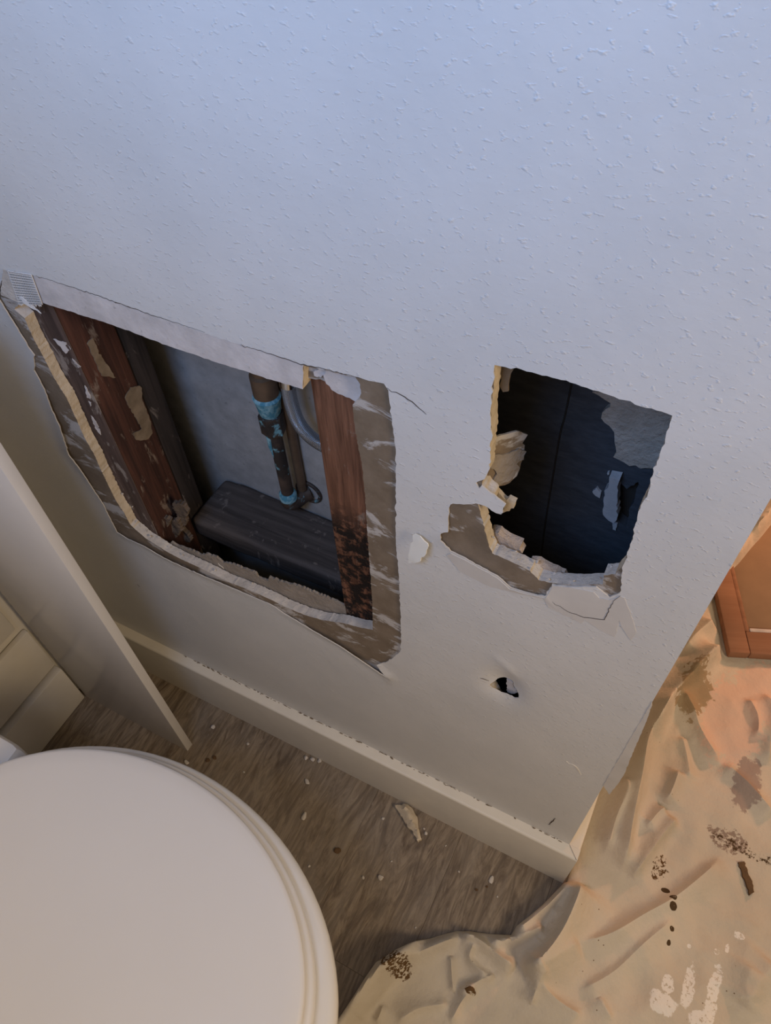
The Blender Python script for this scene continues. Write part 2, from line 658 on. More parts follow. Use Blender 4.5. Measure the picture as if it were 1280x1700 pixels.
def smooth_line(pts, per=8):
    P = [np.array(p, float) for p in pts]
    P = [2 * P[0] - P[1]] + P + [2 * P[-1] - P[-2]]
    out = []
    for i in range(1, len(P) - 2):
        for k in range(per):
            t = k / per
            a, b, c, d = P[i - 1], P[i], P[i + 1], P[i + 2]
            out.append(0.5 * ((2 * b) + (c - a) * t + (2 * a - 5 * b + 4 * c - d) * t * t + (3 * b - a - 3 * c + d) * t ** 3))
    out.append(P[-2])
    return out


def sm(x):
    x = np.clip(x, 0, 1)
    return x * x * (3 - 2 * x)


# ================================================================== THE SETTING
# ---- floor: vinyl planks running away from the wall
WALL_X0, WALL_X1, WALL_TOP, WALL_D = -0.80, 0.065, 2.30, 0.185
floor = box('floor', (-1.0, -1.3, -0.03), (1.6, 2.2, -0.0042), M['shadow_void'], bevel=0, kind='structure')
PW = 0.15
xs = [-0.083 + PW * k for k in range(-6, 9)]
plank_mesh = {}
for k, x in enumerate(xs):
    off = (0.37 * k) % 1.0
    y = -1.25 - off
    while y < 2.0:
        y1 = y + 0.92
        lo, hi = max(y, -1.25), min(y1, 2.0)
        if hi - lo > 0.02:
            key = round(hi - lo, 3)
            if key not in plank_mesh:
                bm = bmesh.new()
                box_bm(bm, (0.0001, 0.0001, -0.0042), (PW - 0.0001, hi - lo - 0.0001, 0.0), 0.0003, 1)
                me = bm_mesh(bm, 'plank')
                me.materials.append(M['floor'])
                plank_mesh[key] = me
            o = bpy.data.objects.new('plank', plank_mesh[key])
            COL.objects.link(o)
            o.location = (x, lo, 0.0)
            o.parent = floor
        y = y1

# ---- the damaged wall: painted face skin over a drywall core
LO = [(8, 452), (51, 456), (88, 467), (130, 481), (200, 505), (280, 533), (359, 560), (419, 578), (435, 583), (503, 606), (541, 614),
      (587, 624), (604, 630), (637, 637), (644, 648), (651, 697), (657, 753), (657, 814), (657, 896), (663, 967), (666, 1059), (664, 1083),
      (643, 1099), (626, 1102), (643, 1121), (606, 1095), (569, 1070), (518, 1043), (472, 1018), (453, 1005), (420, 991), (399, 981),
      (333, 950), (274, 922), (239, 903), (215, 894), (195, 883), (180, 855), (172, 838), (155, 810), (135, 775), (118, 752), (113, 735),
      (103, 705), (90, 680), (75, 645), (58, 615), (57, 590), (47, 575), (30, 545), (10, 510), (-4, 486)]
LI = [(22, 515), (38, 497), (69, 503), (100, 513), (164, 533), (200, 545), (242, 562), (302, 583), (367, 605), (419, 621), (435, 627),
      (502, 647), (503, 609), (541, 617), (588, 628), (596, 640), (598, 655), (594, 665), (584, 674), (587, 709), (599, 772), (605, 826),
      (608, 880), (613, 945), (617, 1000), (618, 1047), (595, 1043), (569, 1036), (534, 1031), (503, 1022), (470, 1008), (453, 999),
      (420, 984), (410, 980), (377, 967), (351, 954), (322, 940), (296, 928), (274, 916), (254, 903), (242, 896), (221, 878), (215, 872),
      (205, 853), (191, 832), (181, 812), (166, 781), (156, 758), (139, 728), (127, 701), (109, 662), (87, 627), (69, 591), (52, 560), (39, 530)]
RO = [(821, 606), (857, 612), (900, 623), (940, 632), (947, 635), (993, 650), (1037, 665), (1073, 676), (1116, 690), (1110, 710), (1098, 749),
      (1084, 783), (1077, 814), (1060, 849), (1055, 875), (1048, 900), (1040, 925), (1033, 943), (1031, 975), (1029, 985), (1012, 992),
      (1003, 985), (990, 975), (948, 974), (917, 971), (905, 989), (875, 983), (847, 974), (826, 955), (802, 942), (773, 926), (749, 914),
      (733, 897), (732, 884), (744, 882), (745, 840), (752, 836), (770, 838), (790, 836), (806, 840), (816, 848), (832, 854), (839, 838),
      (820, 822), (799, 806), (794, 811), (790, 802), (804, 795), (811, 786), (814, 762), (814, 735), (816, 723), (814, 688), (816, 662), (819, 632)]
RI = [(821, 606), (857, 612), (900, 623), (940, 632), (947, 635), (993, 650), (1037, 665), (1073, 676), (1116, 690), (1110, 710), (1098, 749),
      (1084, 783), (1077, 814), (1060, 849), (1055, 875), (1048, 900), (1040, 925), (1033, 943), (1020, 955), (1002, 957), (1000, 972),
      (948, 973), (917, 970), (893, 965), (879, 950), (853, 937), (816, 922), (808, 908), (800, 868), (793, 840), (804, 836), (816, 838),
      (818, 826), (806, 815), (799, 806), (804, 795), (809, 786), (812, 762), (812, 735), (815, 723), (814, 688), (816, 662), (819, 632)]
SMALL = [(813, 1134), (829, 1126), (837, 1125), (852, 1131), (852, 1138), (862, 1149), (863, 1155), (856, 1156), (841, 1151), (832, 1148), (818, 1139)]

lo_w, li_w, ro_w, ri_w, sm_w = (*(wxz(p) for p in (LO, LI, RO, RI)), wxz(SMALL, 0.0055))
lift_l = np.array(wxz(LO[23:]))                 # curled torn paint: foot and left flank of the big hole
lift_r = np.array(wxz(RO[25:35]))
dent_c = np.array(wxz([(836, 1142)])[0])
fold = np.array(wxz([(815, 1085), (837, 1103), (862, 1132)]))
chip_c = wxz([(694, 908)])[0]


def skin_disp(V):
    d = np.zeros(len(V))
    r, _, t = poly_dist(V, lift_l)
    d -= 0.0045 * np.exp(-(r / 0.007) ** 2) * (0.55 + 0.45 * np.sin(t * 19.0))
    r, _, t = poly_dist(V, lift_r)
    d -= 0.0010 * np.exp(-(r / 0.004) ** 2)
    q = np.hypot((V[:, 0] - dent_c[0]) / 1.0, (V[:, 1] - dent_c[1]) / 1.5)
    d += 0.0075 * np.exp(-(q / 0.019) ** 2)
    r, _, t = poly_dist(V, fold)
    d -= 0.0011 * np.exp(-(r / 0.007) ** 2) * np.sin(np.pi * np.clip(t, 0, 1))
    return d


def core_disp(V):
    q = np.hypot((V[:, 0] - dent_c[0]) / 1.0, (V[:, 1] - dent_c[1]) / 1.5)
    d = 0.0075 * np.exp(-(q / 0.019) ** 2)
    c = np.array(wxz([(775, 895)])[0])
    q = np.hypot(V[:, 0] - c[0], V[:, 1] - c[1])
    return d + 0.0035 * np.exp(-(q / 0.022) ** 2)


rect = [(WALL_X0, 0.0), (WALL_X1, 0.0), (WALL_X1, WALL_TOP), (WALL_X0, WALL_TOP)]
rect_d = densify(rect, 0.06)
lo_d, ro_d, sm_d = densify(lo_w, 0.004, 0.0004, 1), densify(ro_w, 0.003, 0.0004, 2), densify(sm_w, 0.002, 0.0002, 3)
li_d, ri_d = densify(li_w, 0.0022, 0.00025, 4), densify(ri_w, 0.0022, 0.0003, 5)
coarse = grid_points(WALL_X0 + 0.03, WALL_X1 - 0.02, 0.03, WALL_TOP - 0.05, 0.05)
gp = np.concatenate((grid_points(-0.70, 0.06, 0.40, 0.92, 0.0065), grid_points(-0.16, 0.02, 0.46, 0.62, 0.0032), coarse))


def clear(g, loops, gap=0.0016):
    m = np.ones(len(g), bool)
    for lp in loops:
        m &= poly_dist(g, list(lp) + [lp[0]])[0] > gap
    return g[m]


wall = slab('wall_front', rect_d, [lo_d, ro_d, sm_d], 0.0, 0.0012, [M['paint'], M['compound']],
            extra=clear(gp, (lo_d, ro_d, sm_d, rect_d)), disp=skin_disp, kind='structure')
wall['label'] = 'grey-white textured wall with two broken holes and torn paint'
sm_in = densify(wxz([(806, 1138), (822, 1118), (842, 1112), (850, 1122), (846, 1140), (858, 1156), (868, 1178), (850, 1178), (826, 1166)]), 0.002, 0.0003, 8)
core_g = np.concatenate((grid_points(-0.16, 0.02, 0.46, 0.92, 0.006), coarse))
slab('drywall_core', rect_d, [li_d, ri_d, sm_in], 0.0014, 0.0132, [M['torn'], M['gypsum']], wall,
     extra=clear(core_g, (li_d, ri_d, sm_in, rect_d)), disp=core_disp, edge_noise=0.00025,
     label='brown torn face paper and crumbly gypsum edges around the holes')

core = bpy.data.objects['drywall_core']
core.data.materials.append(M['gypsum_white'])          # broken edges that face up are whiter
for f in core.data.polygons:
    if f.material_index == 1 and f.normal.z > 0.55 and 0.003 < f.center.y < 0.0125:
        f.material_index = 2

# pale gypsum strip left along the head of the big hole
strip = LO[1:10] + [(502, 647), (435, 627), (419, 621), (367, 605), (302, 583), (242, 562), (200, 545), (164, 533), (100, 513), (69, 503), (60, 485)]
slab('bare_plaster_strip', densify(wxz(strip), 0.004, 0.0003, 6), [], 0.0006, 0.0129, [M['strip'], M['gypsum']], wall,
     label='pale bare plaster strip above the big hole')
slab('plaster_blob', densify(wxz([(541, 613), (587, 622), (606, 629), (602, 645), (600, 662), (590, 668), (580, 662), (562, 654), (550, 647), (541, 637), (537, 624)], 0.006), 0.003, 0.0005, 7),
     [], 0.006, 0.0133, [M['strip'], M['gypsum_white']], wall)
slab('paper_remnant', densify(wxz([(503, 604), (543, 612), (541, 634), (531, 629), (517, 629), (508, 626)], 0.0085), 0.003, 0.0004, 8),
     [], 0.0085, 0.0133, [M['torn'], M['gypsum']], wall)
slab('plaster_dab', densify(wxz([(520, 617), (530, 612), (542, 615), (541, 622), (533, 626), (522, 624)], 0.0075), 0.002, 0.0003, 9),
     [], 0.0075, 0.0086, [M['strip'], M['strip']], wall)
# fuzzy torn backing paper standing behind the foot of the hole
bt = [(286, 900), (294, 906), (320, 914), (333, 921), (345, 920), (359, 925), (370, 934), (388, 937), (406, 944), (425, 951), (429, 959), (444, 964),
      (447, 958), (457, 962), (478, 969), (499, 974), (525, 985), (548, 994), (571, 1004), (599, 1018), (617, 1030), (622, 1060), (560, 1050), (470, 1020), (400, 990), (300, 940), (270, 915)]
slab('torn_backing_paper', densify(wxz(bt, 0.0146), 0.002, 0.0009, 10), [], 0.0146, 0.0172, [M['grey_residue'], M['grey_residue']], wall)

# thin compound smear under the right hole, and its crack
z8 = lambda L: [(720 + a / 3.765, 820 + b / 3.765) for a, b in L]
smear = z8([(80, 385), (160, 480), (330, 570), (480, 612), (690, 650), (720, 710), (850, 770), (920, 805), (945, 785), (1040, 850), (1135, 895),
            (1146, 840), (1160, 790), (1200, 870), (1235, 915), (1270, 860), (1240, 760), (1190, 650), (1168, 640), (1100, 660), (1030, 650), (1000, 612),
            (860, 582), (745, 575), (700, 645), (600, 628), (480, 592), (400, 520), (310, 470), (200, 412), (110, 368)])
slab('compound_smear', densify(wxz(smear), 0.004, 0.0004, 12), [], -0.0004, 0.0004, [M['compound'], M['compound']], wall, disp=skin_disp,
     label='beige skim-coat smear below the smaller hole')


def strip_line(name, px, w, y, mat, parent, taper=True):
    P = np.array(densify(wxz(px), 0.003, 0.0004, 13, closed=False))
    n = len(P)
    d = np.gradient(P, axis=0)
    d /= np.hypot(d[:, 0], d[:, 1])[:, None] + 1e-9
    nr = np.stack((-d[:, 1], d[:, 0]), 1)
    ww = w * (np.sin(np.linspace(0.12, math.pi - 0.12, n))[:, None] if taper else 1.0)
    a, b = P + nr * ww / 2, P - nr * ww / 2
    return slab(name, [tuple(q) for q in a] + [tuple(q) for q in b[::-1]], [], y, y + 0.0004, [mat, mat], parent)


strip_line('crack', z8([(740, 672), (790, 700), (840, 735), (940, 768), (1020, 778), (1070, 784), (1090, 730), (1130, 670), (1168, 632)]), 0.0006, -0.0007, M['crack'], wall)
strip_line('crack', [(813, 1154), (815, 1162), (818, 1168), (823, 1175)], 0.0022, 0.0036, M['crack'], wall)
strip_line('crack', [(779, 1123), (795, 1127), (811, 1132)], 0.0008, 0.0010, M['crack'], wall)
strip_line('crack', [(643, 645), (665, 655), (690, 672), (708, 688)], 0.0008, -0.0003, M['crack'], wall)
strip_line('crack', [(60, 458), (130, 480), (250, 522), (340, 552)], 0.0006, -0.0002, M['crack'], wall)
strip_line('crack', [(400, 573), (450, 588), (505, 606), (560, 618), (600, 628)], 0.0007, -0.0002, M['crack'], wall)

strip_line('scuff', [(940, 1264), (955, 1272), (965, 1286)], 0.0022, -0.0004, M['white_paint'], wall)
strip_line('scuff', [(911, 1369), (917, 1364), (922, 1358)], 0.0016, -0.0004, M['crack'], wall)
strip_line('scuff', [(362, 935), (372, 944)], 0.0024, -0.0004, M['white_paint'], wall)
strip_line('scuff', [(228, 970), (232, 974)], 0.0022, -0.0004, M['crack'], wall)

# curled paint chip between the two holes
cp = [(687, 887), (692, 885), (700, 888), (705, 898), (709, 904), (710, 909), (706, 915), (707, 920), (697, 931), (680, 933), (677, 924), (676, 916), (679, 905), (683, 900)]
P3 = []
for a, b in cp:
    t = (b - 885) / 48.0
    P3.append(on_y(a, b, -0.0095 * math.sin(math.pi * min(1, 0.25 + 0.75 * (1 - t))) * 0.9 - 0.001))
sheet3('paint_chip', P3, 0.0009, M['chip_paint'], wall, label='curled cream paint chip hanging off the wall')

# tongue stub, torn flaps and crumbs of the right hole
z7 = lambda L: [(720 + a / 5.818, 580 + b / 5.818) for a, b in L]
fl = z7([(555, 880), (700, 820), (805, 785), (905, 825), (870, 900), (880, 970), (872, 1060), (830, 1150), (800, 1220), (730, 1290), (600, 1350), (520, 1310), (490, 1262), (530, 1180), (545, 1000)])
sheet3('torn_paper_flap', [on_y(a, b, 0.010 + 0.034 * max(0, (a - 806)) / 70.0) for a, b in fl], 0.0016, M['torn'], wall,
       label='brown torn paper flap bent into the smaller hole')
fl = z7([(560, 1040), (700, 1010), (860, 960), (880, 990), (870, 1060), (800, 1100), (830, 1150), (790, 1220), (720, 1290), (600, 1340), (545, 1300), (620, 1200), (560, 1150)])
sheet3('gypsum_residue', [on_y(a, b, 0.0085 + 0.034 * max(0, (a - 806)) / 70.0) for a, b in fl], 0.001, M['grey_residue'], wall, step=0.003, rough=0.0009)
sheet3('gypsum_residue', [on_y(a, b, 0.011) for a, b in ((841, 1128), (852, 1133), (852, 1139), (859, 1150), (849, 1152), (841, 1149))], 0.002, M['strip'], wall, step=0.002)
tb = z7([(560, 1330), (640, 1400), (700, 1450), (730, 1430), (790, 1470), (770, 1530), (700, 1570), (660, 1590), (690, 1500), (600, 1420), (520, 1340)])
sheet3('torn_paper_flap', [on_y(a, b, 0.014) for a, b in tb], 0.004, M['gypsum'], wall, step=0.003)
ck = z8([(350, 240), (400, 250), (480, 300), (540, 325), (550, 365), (520, 378), (450, 345), (380, 330), (345, 300)])
sheet3('gypsum_chunk', [on_y(a, b, 0.018) for a, b in ck], 0.009, M['chip'], wall, step=0.003)
ck = z8([(600, 425), (680, 450), (760, 490), (850, 545), (790, 560), (700, 565), (640, 530), (590, 470)])
sheet3('gypsum_chunk', [on_y(a, b, 0.013) for a, b in ck], 0.008, M['chip'], wall, step=0.003, rough=0.0012)


def crumb_mesh(seed, r, mat, flat=0.7):
    bm = bmesh.new()
    bmesh.ops.create_icosphere(bm, subdivisions=2, radius=r)
    for v in bm.verts:
        k = 1 + 0.55 * noise.noise(v.co / r * 0.9 + Vector((seed * 7.1, seed * 3.3, 0)))
        v.co = Vector((v.co.x * k * 1.15, v.co.y * k, v.co.z * k * flat))
    me = bm_mesh(bm, 'crumb')
    me.materials.append(mat)
    return me


crumbs = [crumb_mesh(i, 0.001, M['gypsum_white']) for i in range(5)]
for i in range(34):             # loose crumbs lying on the broken lower edges
    if i < 17:
        a, b = LI[32 + i % 14]
        p = on_y(a + random.uniform(-8, 8), b, 0.0) + np.array((0, random.uniform(0.003, 0.012), 0.0012))
    else:
        a, b = RI[19 + i % 9]
        p = on_y(a + random.uniform(-8, 8), b + random.uniform(-3, 3), 0.0) + np.array((0, random.uniform(0.002, 0.012), 0.0015))
    o = bpy.data.objects.new('crumb', crumbs[i % 5])
    COL.objects.link(o)
    s = random.uniform(0.7, 1.5)
    o.location = p
    o.scale = (s, s, s)
    o.rotation_euler = (random.random() * 6, random.random() * 6, random.random() * 6)
    o.parent = core

# woven fibreglass tape over the top left corner of the big hole
bm = bmesh.new()
c00, c10, c01, c11 = (np.array(on_y(*q, -0.0006)) for q in ((14, 450), (52, 456), (32, 502), (70, 504)))


def quad_bar(bm, a, b, w, th=0.0007):
    a = Vector(a); b = Vector(b)
    d = (b - a).normalized()
    up = Vector((0, -1, 0))
    s = d.cross(up).normalized() * w / 2
    up = up * th
    vs = [bm.verts.new(p) for p in (a - s, a + s, b + s, b - s, a - s + up, a + s + up, b + s + up, b - s + up)]
    for f in ((0, 1, 2, 3), (7, 6, 5, 4), (0, 4, 5, 1), (1, 5, 6, 2), (2, 6, 7, 3), (3, 7, 4, 0)):
        bm.faces.new([vs[i] for i in f])


for k in range(13):
    t = k / 12
    quad_bar(bm, c00 + (c01 - c00) * t, c10 + (c11 - c10) * t, 0.0013)
for k in range(15):
    t = k / 14
    e = (c01 - c00) * 0.10 * random.random()
    quad_bar(bm, c00 + (c10 - c00) * t, c01 + (c11 - c01) * t + e, 0.0011)
finish('mesh_tape', bm_mesh(bm, 'mesh_tape'), M['tape'], wall, None, label='white woven mesh tape at the corner of the big hole')
slab('tape_plaster', densify(wxz([(6, 447), (34, 452), (38, 470), (44, 490), (47, 502), (34, 503), (18, 495), (2, 488)]), 0.003, 0.0005, 14), [], -0.0010, 0.0135, [M['gypsum_white'], M['gypsum_white']], wall)
sheet3('tape_strand', [on_y(a, b, -0.0012) for a, b in ((30, 494), (36, 492), (48, 502), (62, 517), (68, 521), (55, 514), (40, 503))], 0.0007, M['tape'], wall, step=0.002)

# closed end and rear of the hollow wall, with an added cap
box('wall_end', (WALL_X1 - 0.0125, 0.0135, 0.0), (WALL_X1, WALL_D, WALL_TOP), M['paint'], wall, bevel=0)
box('light_block_cap', (WALL_X0, 0.0, WALL_TOP), (WALL_X1, WALL_D, WALL_TOP + 0.02), M['paint'], wall, bevel=0)  # unseen, added so ambient light cannot leak into the cavity from above
BACK = 0.155
bays = slab('wall_back', densify([(-0.80, 0.0), (-0.20, 0.0), (-0.20, WALL_TOP), (-0.80, WALL_TOP)], 0.1), [], BACK, BACK + 0.012, [M['backing'], M['backing']],
            extra=grid_points(-0.66, -0.22, 0.35, 1.0, 0.012), disp=lambda V: np.array([noise.noise(Vector((a * 14, b * 14, 3.0))) * 0.003 for a, b in V]), kind='structure')
void = wxz([(1029, 799), (1040, 812), (1060, 800), (1052, 830), (1044, 850), (1040, 876), (1030, 868), (1024, 858)], BACK)
db = slab('back_board', densify([(-0.198, 0.0), (0.052, 0.0), (0.052, WALL_TOP), (-0.198, WALL_TOP)], 0.1), [densify(void, 0.003, 0.0005, 15)], BACK, BACK + 0.012,
          [M['dark_backing'], M['dark_backing']], bays, extra=grid_points(-0.18, 0.04, 0.45, 0.95, 0.02), label='dark blue-grey board at the back of the smaller hole')
box('rear_sheet', (-0.80, 0.172, 0.0), (WALL_X1 - 0.013, WALL_D, WALL_TOP), M['paint'], wall, bevel=0)
box('void_shade_sheet', (-0.05, 0.1685, 0.5), (0.0515, 0.1715, 1.0), M['shadow_void'], wall, bevel=0)  # added dark sheet, its colour stands in for shade behind the gap
# seam and residue on the dark board
P = [on_y(*q, BACK - 0.0005) for q in ((949, 636), (938, 690), (930, 720), (918, 790), (905, 870), (898, 930))]
tube('seam', smooth_line(P, 4), 0.0009, M['shadow_void'], bays, 8)
zr = lambda L: [(920 + a / 5.48, 590 + b / 5.48) for a, b in L]
patch = zr([(350, 330), (400, 370), (460, 415), (500, 430), (475, 490), (430, 520), (430, 570), (510, 640), (545, 700), (560, 760), (545, 830), (560, 880),
            (535, 930), (640, 975), (740, 1010), (830, 1025), (900, 1030), (1000, 1040), (1150, 900), (1200, 560), (1050, 440), (800, 400), (560, 330)])
slab('residue_patch', densify(wxz(patch, BACK - 0.006), 0.004, 0.0012, 16), [], BACK - 0.006, BACK, [M['chip'], M['chip']], bays, label='rough grey residue patch inside the smaller hole')
stick = zr([(500, 1115), (600, 1130), (582, 1200), (570, 1500), (540, 1525), (490, 1500), (445, 1450), (450, 1270), (480, 1200)])
slab('plaster_stick', densify(wxz(stick, BACK - 0.012), 0.004, 0.0005, 17), [], BACK - 0.012, BACK - 0.002, [M['strip'], M['strip']], bays, label='pale plaster sliver inside the smaller hole')
for pts in ([(345, 1240), (385, 1205), (420, 1250), (415, 1300), (380, 1280)], [(530, 1530), (575, 1540), (560, 1590), (535, 1585)], [(480, 1070), (505, 1065), (500, 1085), (482, 1088)]):
    slab('plaster_spot', densify(wxz(zr(pts), BACK - 0.003), 0.003, 0.0003, 18), [], BACK - 0.003, BACK, [M['strip'], M['strip']], bays)
pf = [on_y(a, b, 0.02) for a, b in z7([(640, 170), (760, 190), (730, 300), (720, 400), (670, 410), (640, 350)])]
sheet3('torn_paper_flap', pf, 0.0015, M['torn'], wall)
# torn paper lip on the corner of the wall
lp = [on_y(a, b, -0.0004) for a, b in ((1002, 1304), (1013, 1284), (1030, 1255), (1049, 1222), (1083, 1165), (1082, 1172), (1073, 1198), (1056, 1237), (1046, 1261), (1036, 1286), (1025, 1303), (1011, 1319))]
sheet3('torn_paper_lip', lp, 0.0008, M['compound'], wall, rough=0.0002, label='pale torn paper lip on the wall corner')

# ---- baseboards
def baseboard(name, lo, hi, cut):
    bm = bmesh.new()
    box_bm(bm, lo, hi)
    es = [e for e in bm.edges if cut(e)]
    bmesh.ops.bevel(bm, geom=es, offset=0.004, segments=4, profile=0.5, affect='EDGES')
    return finish(name, bm_mesh(bm, name), M['white_paint'], None, 40, kind='structure')


baseboard('baseboard_front', (WALL_X0, -0.0165, 0.0), (0.0815, -0.0001, 0.131), lambda e: all(v.co.z > 0.12 and v.co.y < -0.01 for v in e.verts))
baseboard('baseboard_end', (0.0651, 0.0, 0.0), (0.0815, WALL_D, 0.131), lambda e: all(v.co.z > 0.12 and v.co.x > 0.08 for v in e.verts))
dirt = [crumb_mesh(i + 5, 0.001, M['tan_paper']) for i in range(5)]
bm = bmesh.new()
quad_bar(bm, (0.0655, -0.0003, 0.1312), (0.0805, -0.0155, 0.1312), 0.0008, 0.0003)
finish('mitre_gap', bm_mesh(bm, 'mitre_gap'), M['crack'], bpy.data.objects['baseboard_front'])
for i in range(130):
    x = random.uniform(-0.6, 0.062)
    o = bpy.data.objects.new('dirt', dirt[i % 5])
    COL.objects.link(o)
    o.location = (x, random.uniform(-0.0022, -0.0006), 0.1313)
    o.scale = (random.uniform(0.6, 3.0), random.uniform(0.3, 0.8), 0.4)
    o.parent = bpy.data.objects['baseboard_front']

box('wall_far', (-1.0, 2.0, 0.0), (1.7, 2.03, 2.4), M['paint'], bevel=0, kind='structure')

# ---- left wall with its stacked boards
box('wall_left', (-0.84, -1.1, 0.0), (-0.805, 0.185, 2.3), M['white_paint'], bevel=0, kind='structure')
box('trim_1', (-0.804, -1.1, 0.0), (-0.7834, -0.1065, 0.113), M['white_paint'], bevel=0.003, kind='structure')
box('trim_2', (-0.804, -1.1, 0.121), (-0.7925, -0.1065, 0.236), M['white_paint'], bevel=0.004, kind='structure')
box('trim_3', (-0.804, -1.1, 0.262), (-0.7905, -0.119, 0.88), M['white_paint'], bevel=0.003, kind='structure')

# ================================================================== INSIDE THE BIG HOLE
t = empty('wall_stud', (-0.568, 0.05, 0.0), 'dark red-brown wall stud with tan paper scraps, left side of big hole', 'stud')
under(box('timber', (-0.592, 0.0150, 0.0), (-0.546, 0.0715, 2.29), M['old_stud'], bevel=0.002), t)
under(box('front_face', (-0.592, 0.0138, 0.0), (-0.546, 0.0149, 2.29), M['weathered'], bevel=0.0003), t)
under(box('rear_timber', (-0.592, 0.0725, 0.0), (-0.5462, 0.103, 2.29), M['dark_timber'], bevel=0.004), t)
sc = lambda L: [(200 + a / 5.67, 560 + b / 5.67) for a, b in L]
for pts in (sc([(45, 570), (100, 470), (190, 455), (210, 600), (290, 790), (300, 900), (270, 960), (150, 970), (120, 900), (200, 860), (150, 760), (80, 650)]),
            [(145, 571), (155, 561), (164, 586), (180, 607), (192, 628), (169, 625), (156, 594)]):
    under(sheet3('paper_scrap', [on_x(a, b, -0.5448) for a, b in pts], 0.001, M['tan_paper'], nrm=(1, 0, 0), step=0.003), t)
for pts in ([(88, 563), (109, 569), (117, 580), (109, 587), (100, 575)], [(140, 640), (150, 655), (151, 675), (144, 662)], [(120, 595), (134, 610), (130, 612)], [(150, 690), (160, 700), (168, 722), (158, 712)]):
    under(sheet3('plaster_scrap', [on_y(a, b, 0.0132) for a, b in pts], 0.0006, M['strip'], step=0.002), t)
rb = [[(255, 850), (268, 856), (280, 866), (276, 882), (262, 878)], [(276, 866), (296, 862), (300, 884), (288, 896), (278, 886)],
      [(286, 838), (300, 832), (310, 850), (308, 872), (296, 866)], [(296, 880), (312, 884), (316, 900), (300, 902)], [(262, 880), (284, 892), (296, 902), (278, 900)]]
for i, pts in enumerate(rb):
    under(sheet3('rubble', [on_y(a, b, 0.030 + 0.006 * i + 0.004 * (k % 2)) for k, (a, b) in enumerate(pts)], 0.006, M['rubble'], step=0.002, rough=0.0014), t)

t = empty('wall_stud', (-0.25, 0.05, 0.0), 'orange-brown grained wall stud, charred dark at its foot, right side of big hole', 'stud')
ml, mr = on_y(516, 640, 0.0145)[0], on_y(603, 800, 0.0145)[0] + 0.006
under(box('timber', (ml, 0.0145, 0.0), (mr, 0.1025, 2.29), M['stud'], bevel=0.0015), t)
t = empty('wall_stud', (0.03, 0.05, 0.0), 'brown end stud behind the right edge of the smaller hole', 'stud')
under(box('timber', (0.0075, 0.0145, 0.0), (0.0515, 0.1025, 2.29), M['old_stud'], bevel=0.0015), t)

# old blocking plank
bm = bmesh.new()
box_bm(bm, (-0.5445, 0.070, 0.416), (-0.2725, 0.1525, 0.4545), 0.007, 3)
bmesh.ops.subdivide_edges(bm, edges=[e for e in bm.edges if e.calc_length() > 0.05], cuts=24, use_grid_fill=True)
for v in bm.verts:
    v.co += Vector((0, 1, 1)) * 0.0016 * noise.noise(v.co * 28) + Vector((0, 0.4, 1)) * 0.0008 * noise.noise(v.co * 90)
finish('blocking_plank', bm_mesh(bm, 'blocking_plank'), M['old_plank'], None, 50,
       label='dark grey worn wooden plank lying flat inside the big hole', cat='plank')

# corroded water pipe with its coupling
PY = 0.128
zt = lambda a, b, y=PY: float(on_y(a, b, y)[2])
PX = float(on_y(465, 760, PY)[0])
t = empty('water_pipe', (PX, PY, zt(490, 842)), 'blackened vertical water pipe with blue-green corroded coupling in big hole', 'pipe')
z0, z1, z2, z3, z4, z5, z6 = zt(424, 600), zt(433, 650), zt(440, 662), zt(446, 682), zt(452, 698), zt(458, 718), zt(487, 832)
pp = under(tube('pipe', [(PX, PY, z5 + 0.01), (PX, PY, z6)], 0.0080, M['copper']), t)
under(tube('valve_body', [(PX, PY, 1.0), (PX, PY, z1 + 0.03), (PX, PY, z1 + 0.028), (PX, PY, z1)], [0.011, 0.011, 0.0145, 0.0145], M['clean_copper']), t)
under(tube('corroded_collar', [(PX, PY, z1 + 0.001), (PX, PY, z1 - 0.004), (PX, PY, z2), (PX, PY, z3), (PX, PY, z3 - 0.003)], [0.0135, 0.0165, 0.0150, 0.0125, 0.011], M['verdigris'], label='blue-green corroded collar'), t)
under(tube('union_nut', [(PX, PY, z3 - 0.002), (PX, PY, z3 - 0.003), (PX, PY, z5 + 0.003), (PX, PY, z5 + 0.002)], [0.0105, 0.0150, 0.0150, 0.010], M['copper'], seg=6), t)
(tube('drip_stain', [(PX - 0.004, PY - 0.006, z5 + 0.004), (PX - 0.005, PY - 0.0062, z5 - 0.02), (PX - 0.003, PY - 0.006, z5 - 0.045)], [0.0042, 0.003, 0.0006], M['verdigris'], pp, seg=10))
under(tube('solder_ring', [(PX, PY, z6 + 0.016), (PX, PY, z6 + 0.013), (PX, PY, z6 + 0.004), (PX, PY, z6 + 0.002)], [0.009, 0.0115, 0.0115, 0.009], M['verdigris']), t)
ez = z6 - 0.008
eb = on_y(516, 826, BACK)
under(tube('elbow', smooth_line([(PX, PY, z6 + 0.006), (PX, PY, z6 - 0.003), (PX + 0.004, PY + 0.006, ez), (eb[0] - 0.006, BACK - 0.008, ez + 0.001), (eb[0], BACK, ez + 0.002)], 6), 0.0112, M['copper']), t)
ring = [(eb[0] + 0.0175 * math.cos(a), BACK - 0.002, ez + 0.004 + 0.0175 * math.sin(a)) for a in np.linspace(0, 2 * math.pi, 33)]
under(tube('wall_flange', ring, 0.0028, M['copper'], seg=10, cap=False), t)

a, b = on_y(457, 632, 0.147), on_y(504, 812, 0.147)
tube('copper_tube', [(b[0] - 0.002, 0.147, 1.0), (b[0] - 0.002, 0.147, b[2])], 0.0060, M['clean_copper'], label='thin plain brown copper tube behind the corroded water pipe', cat='pipe')

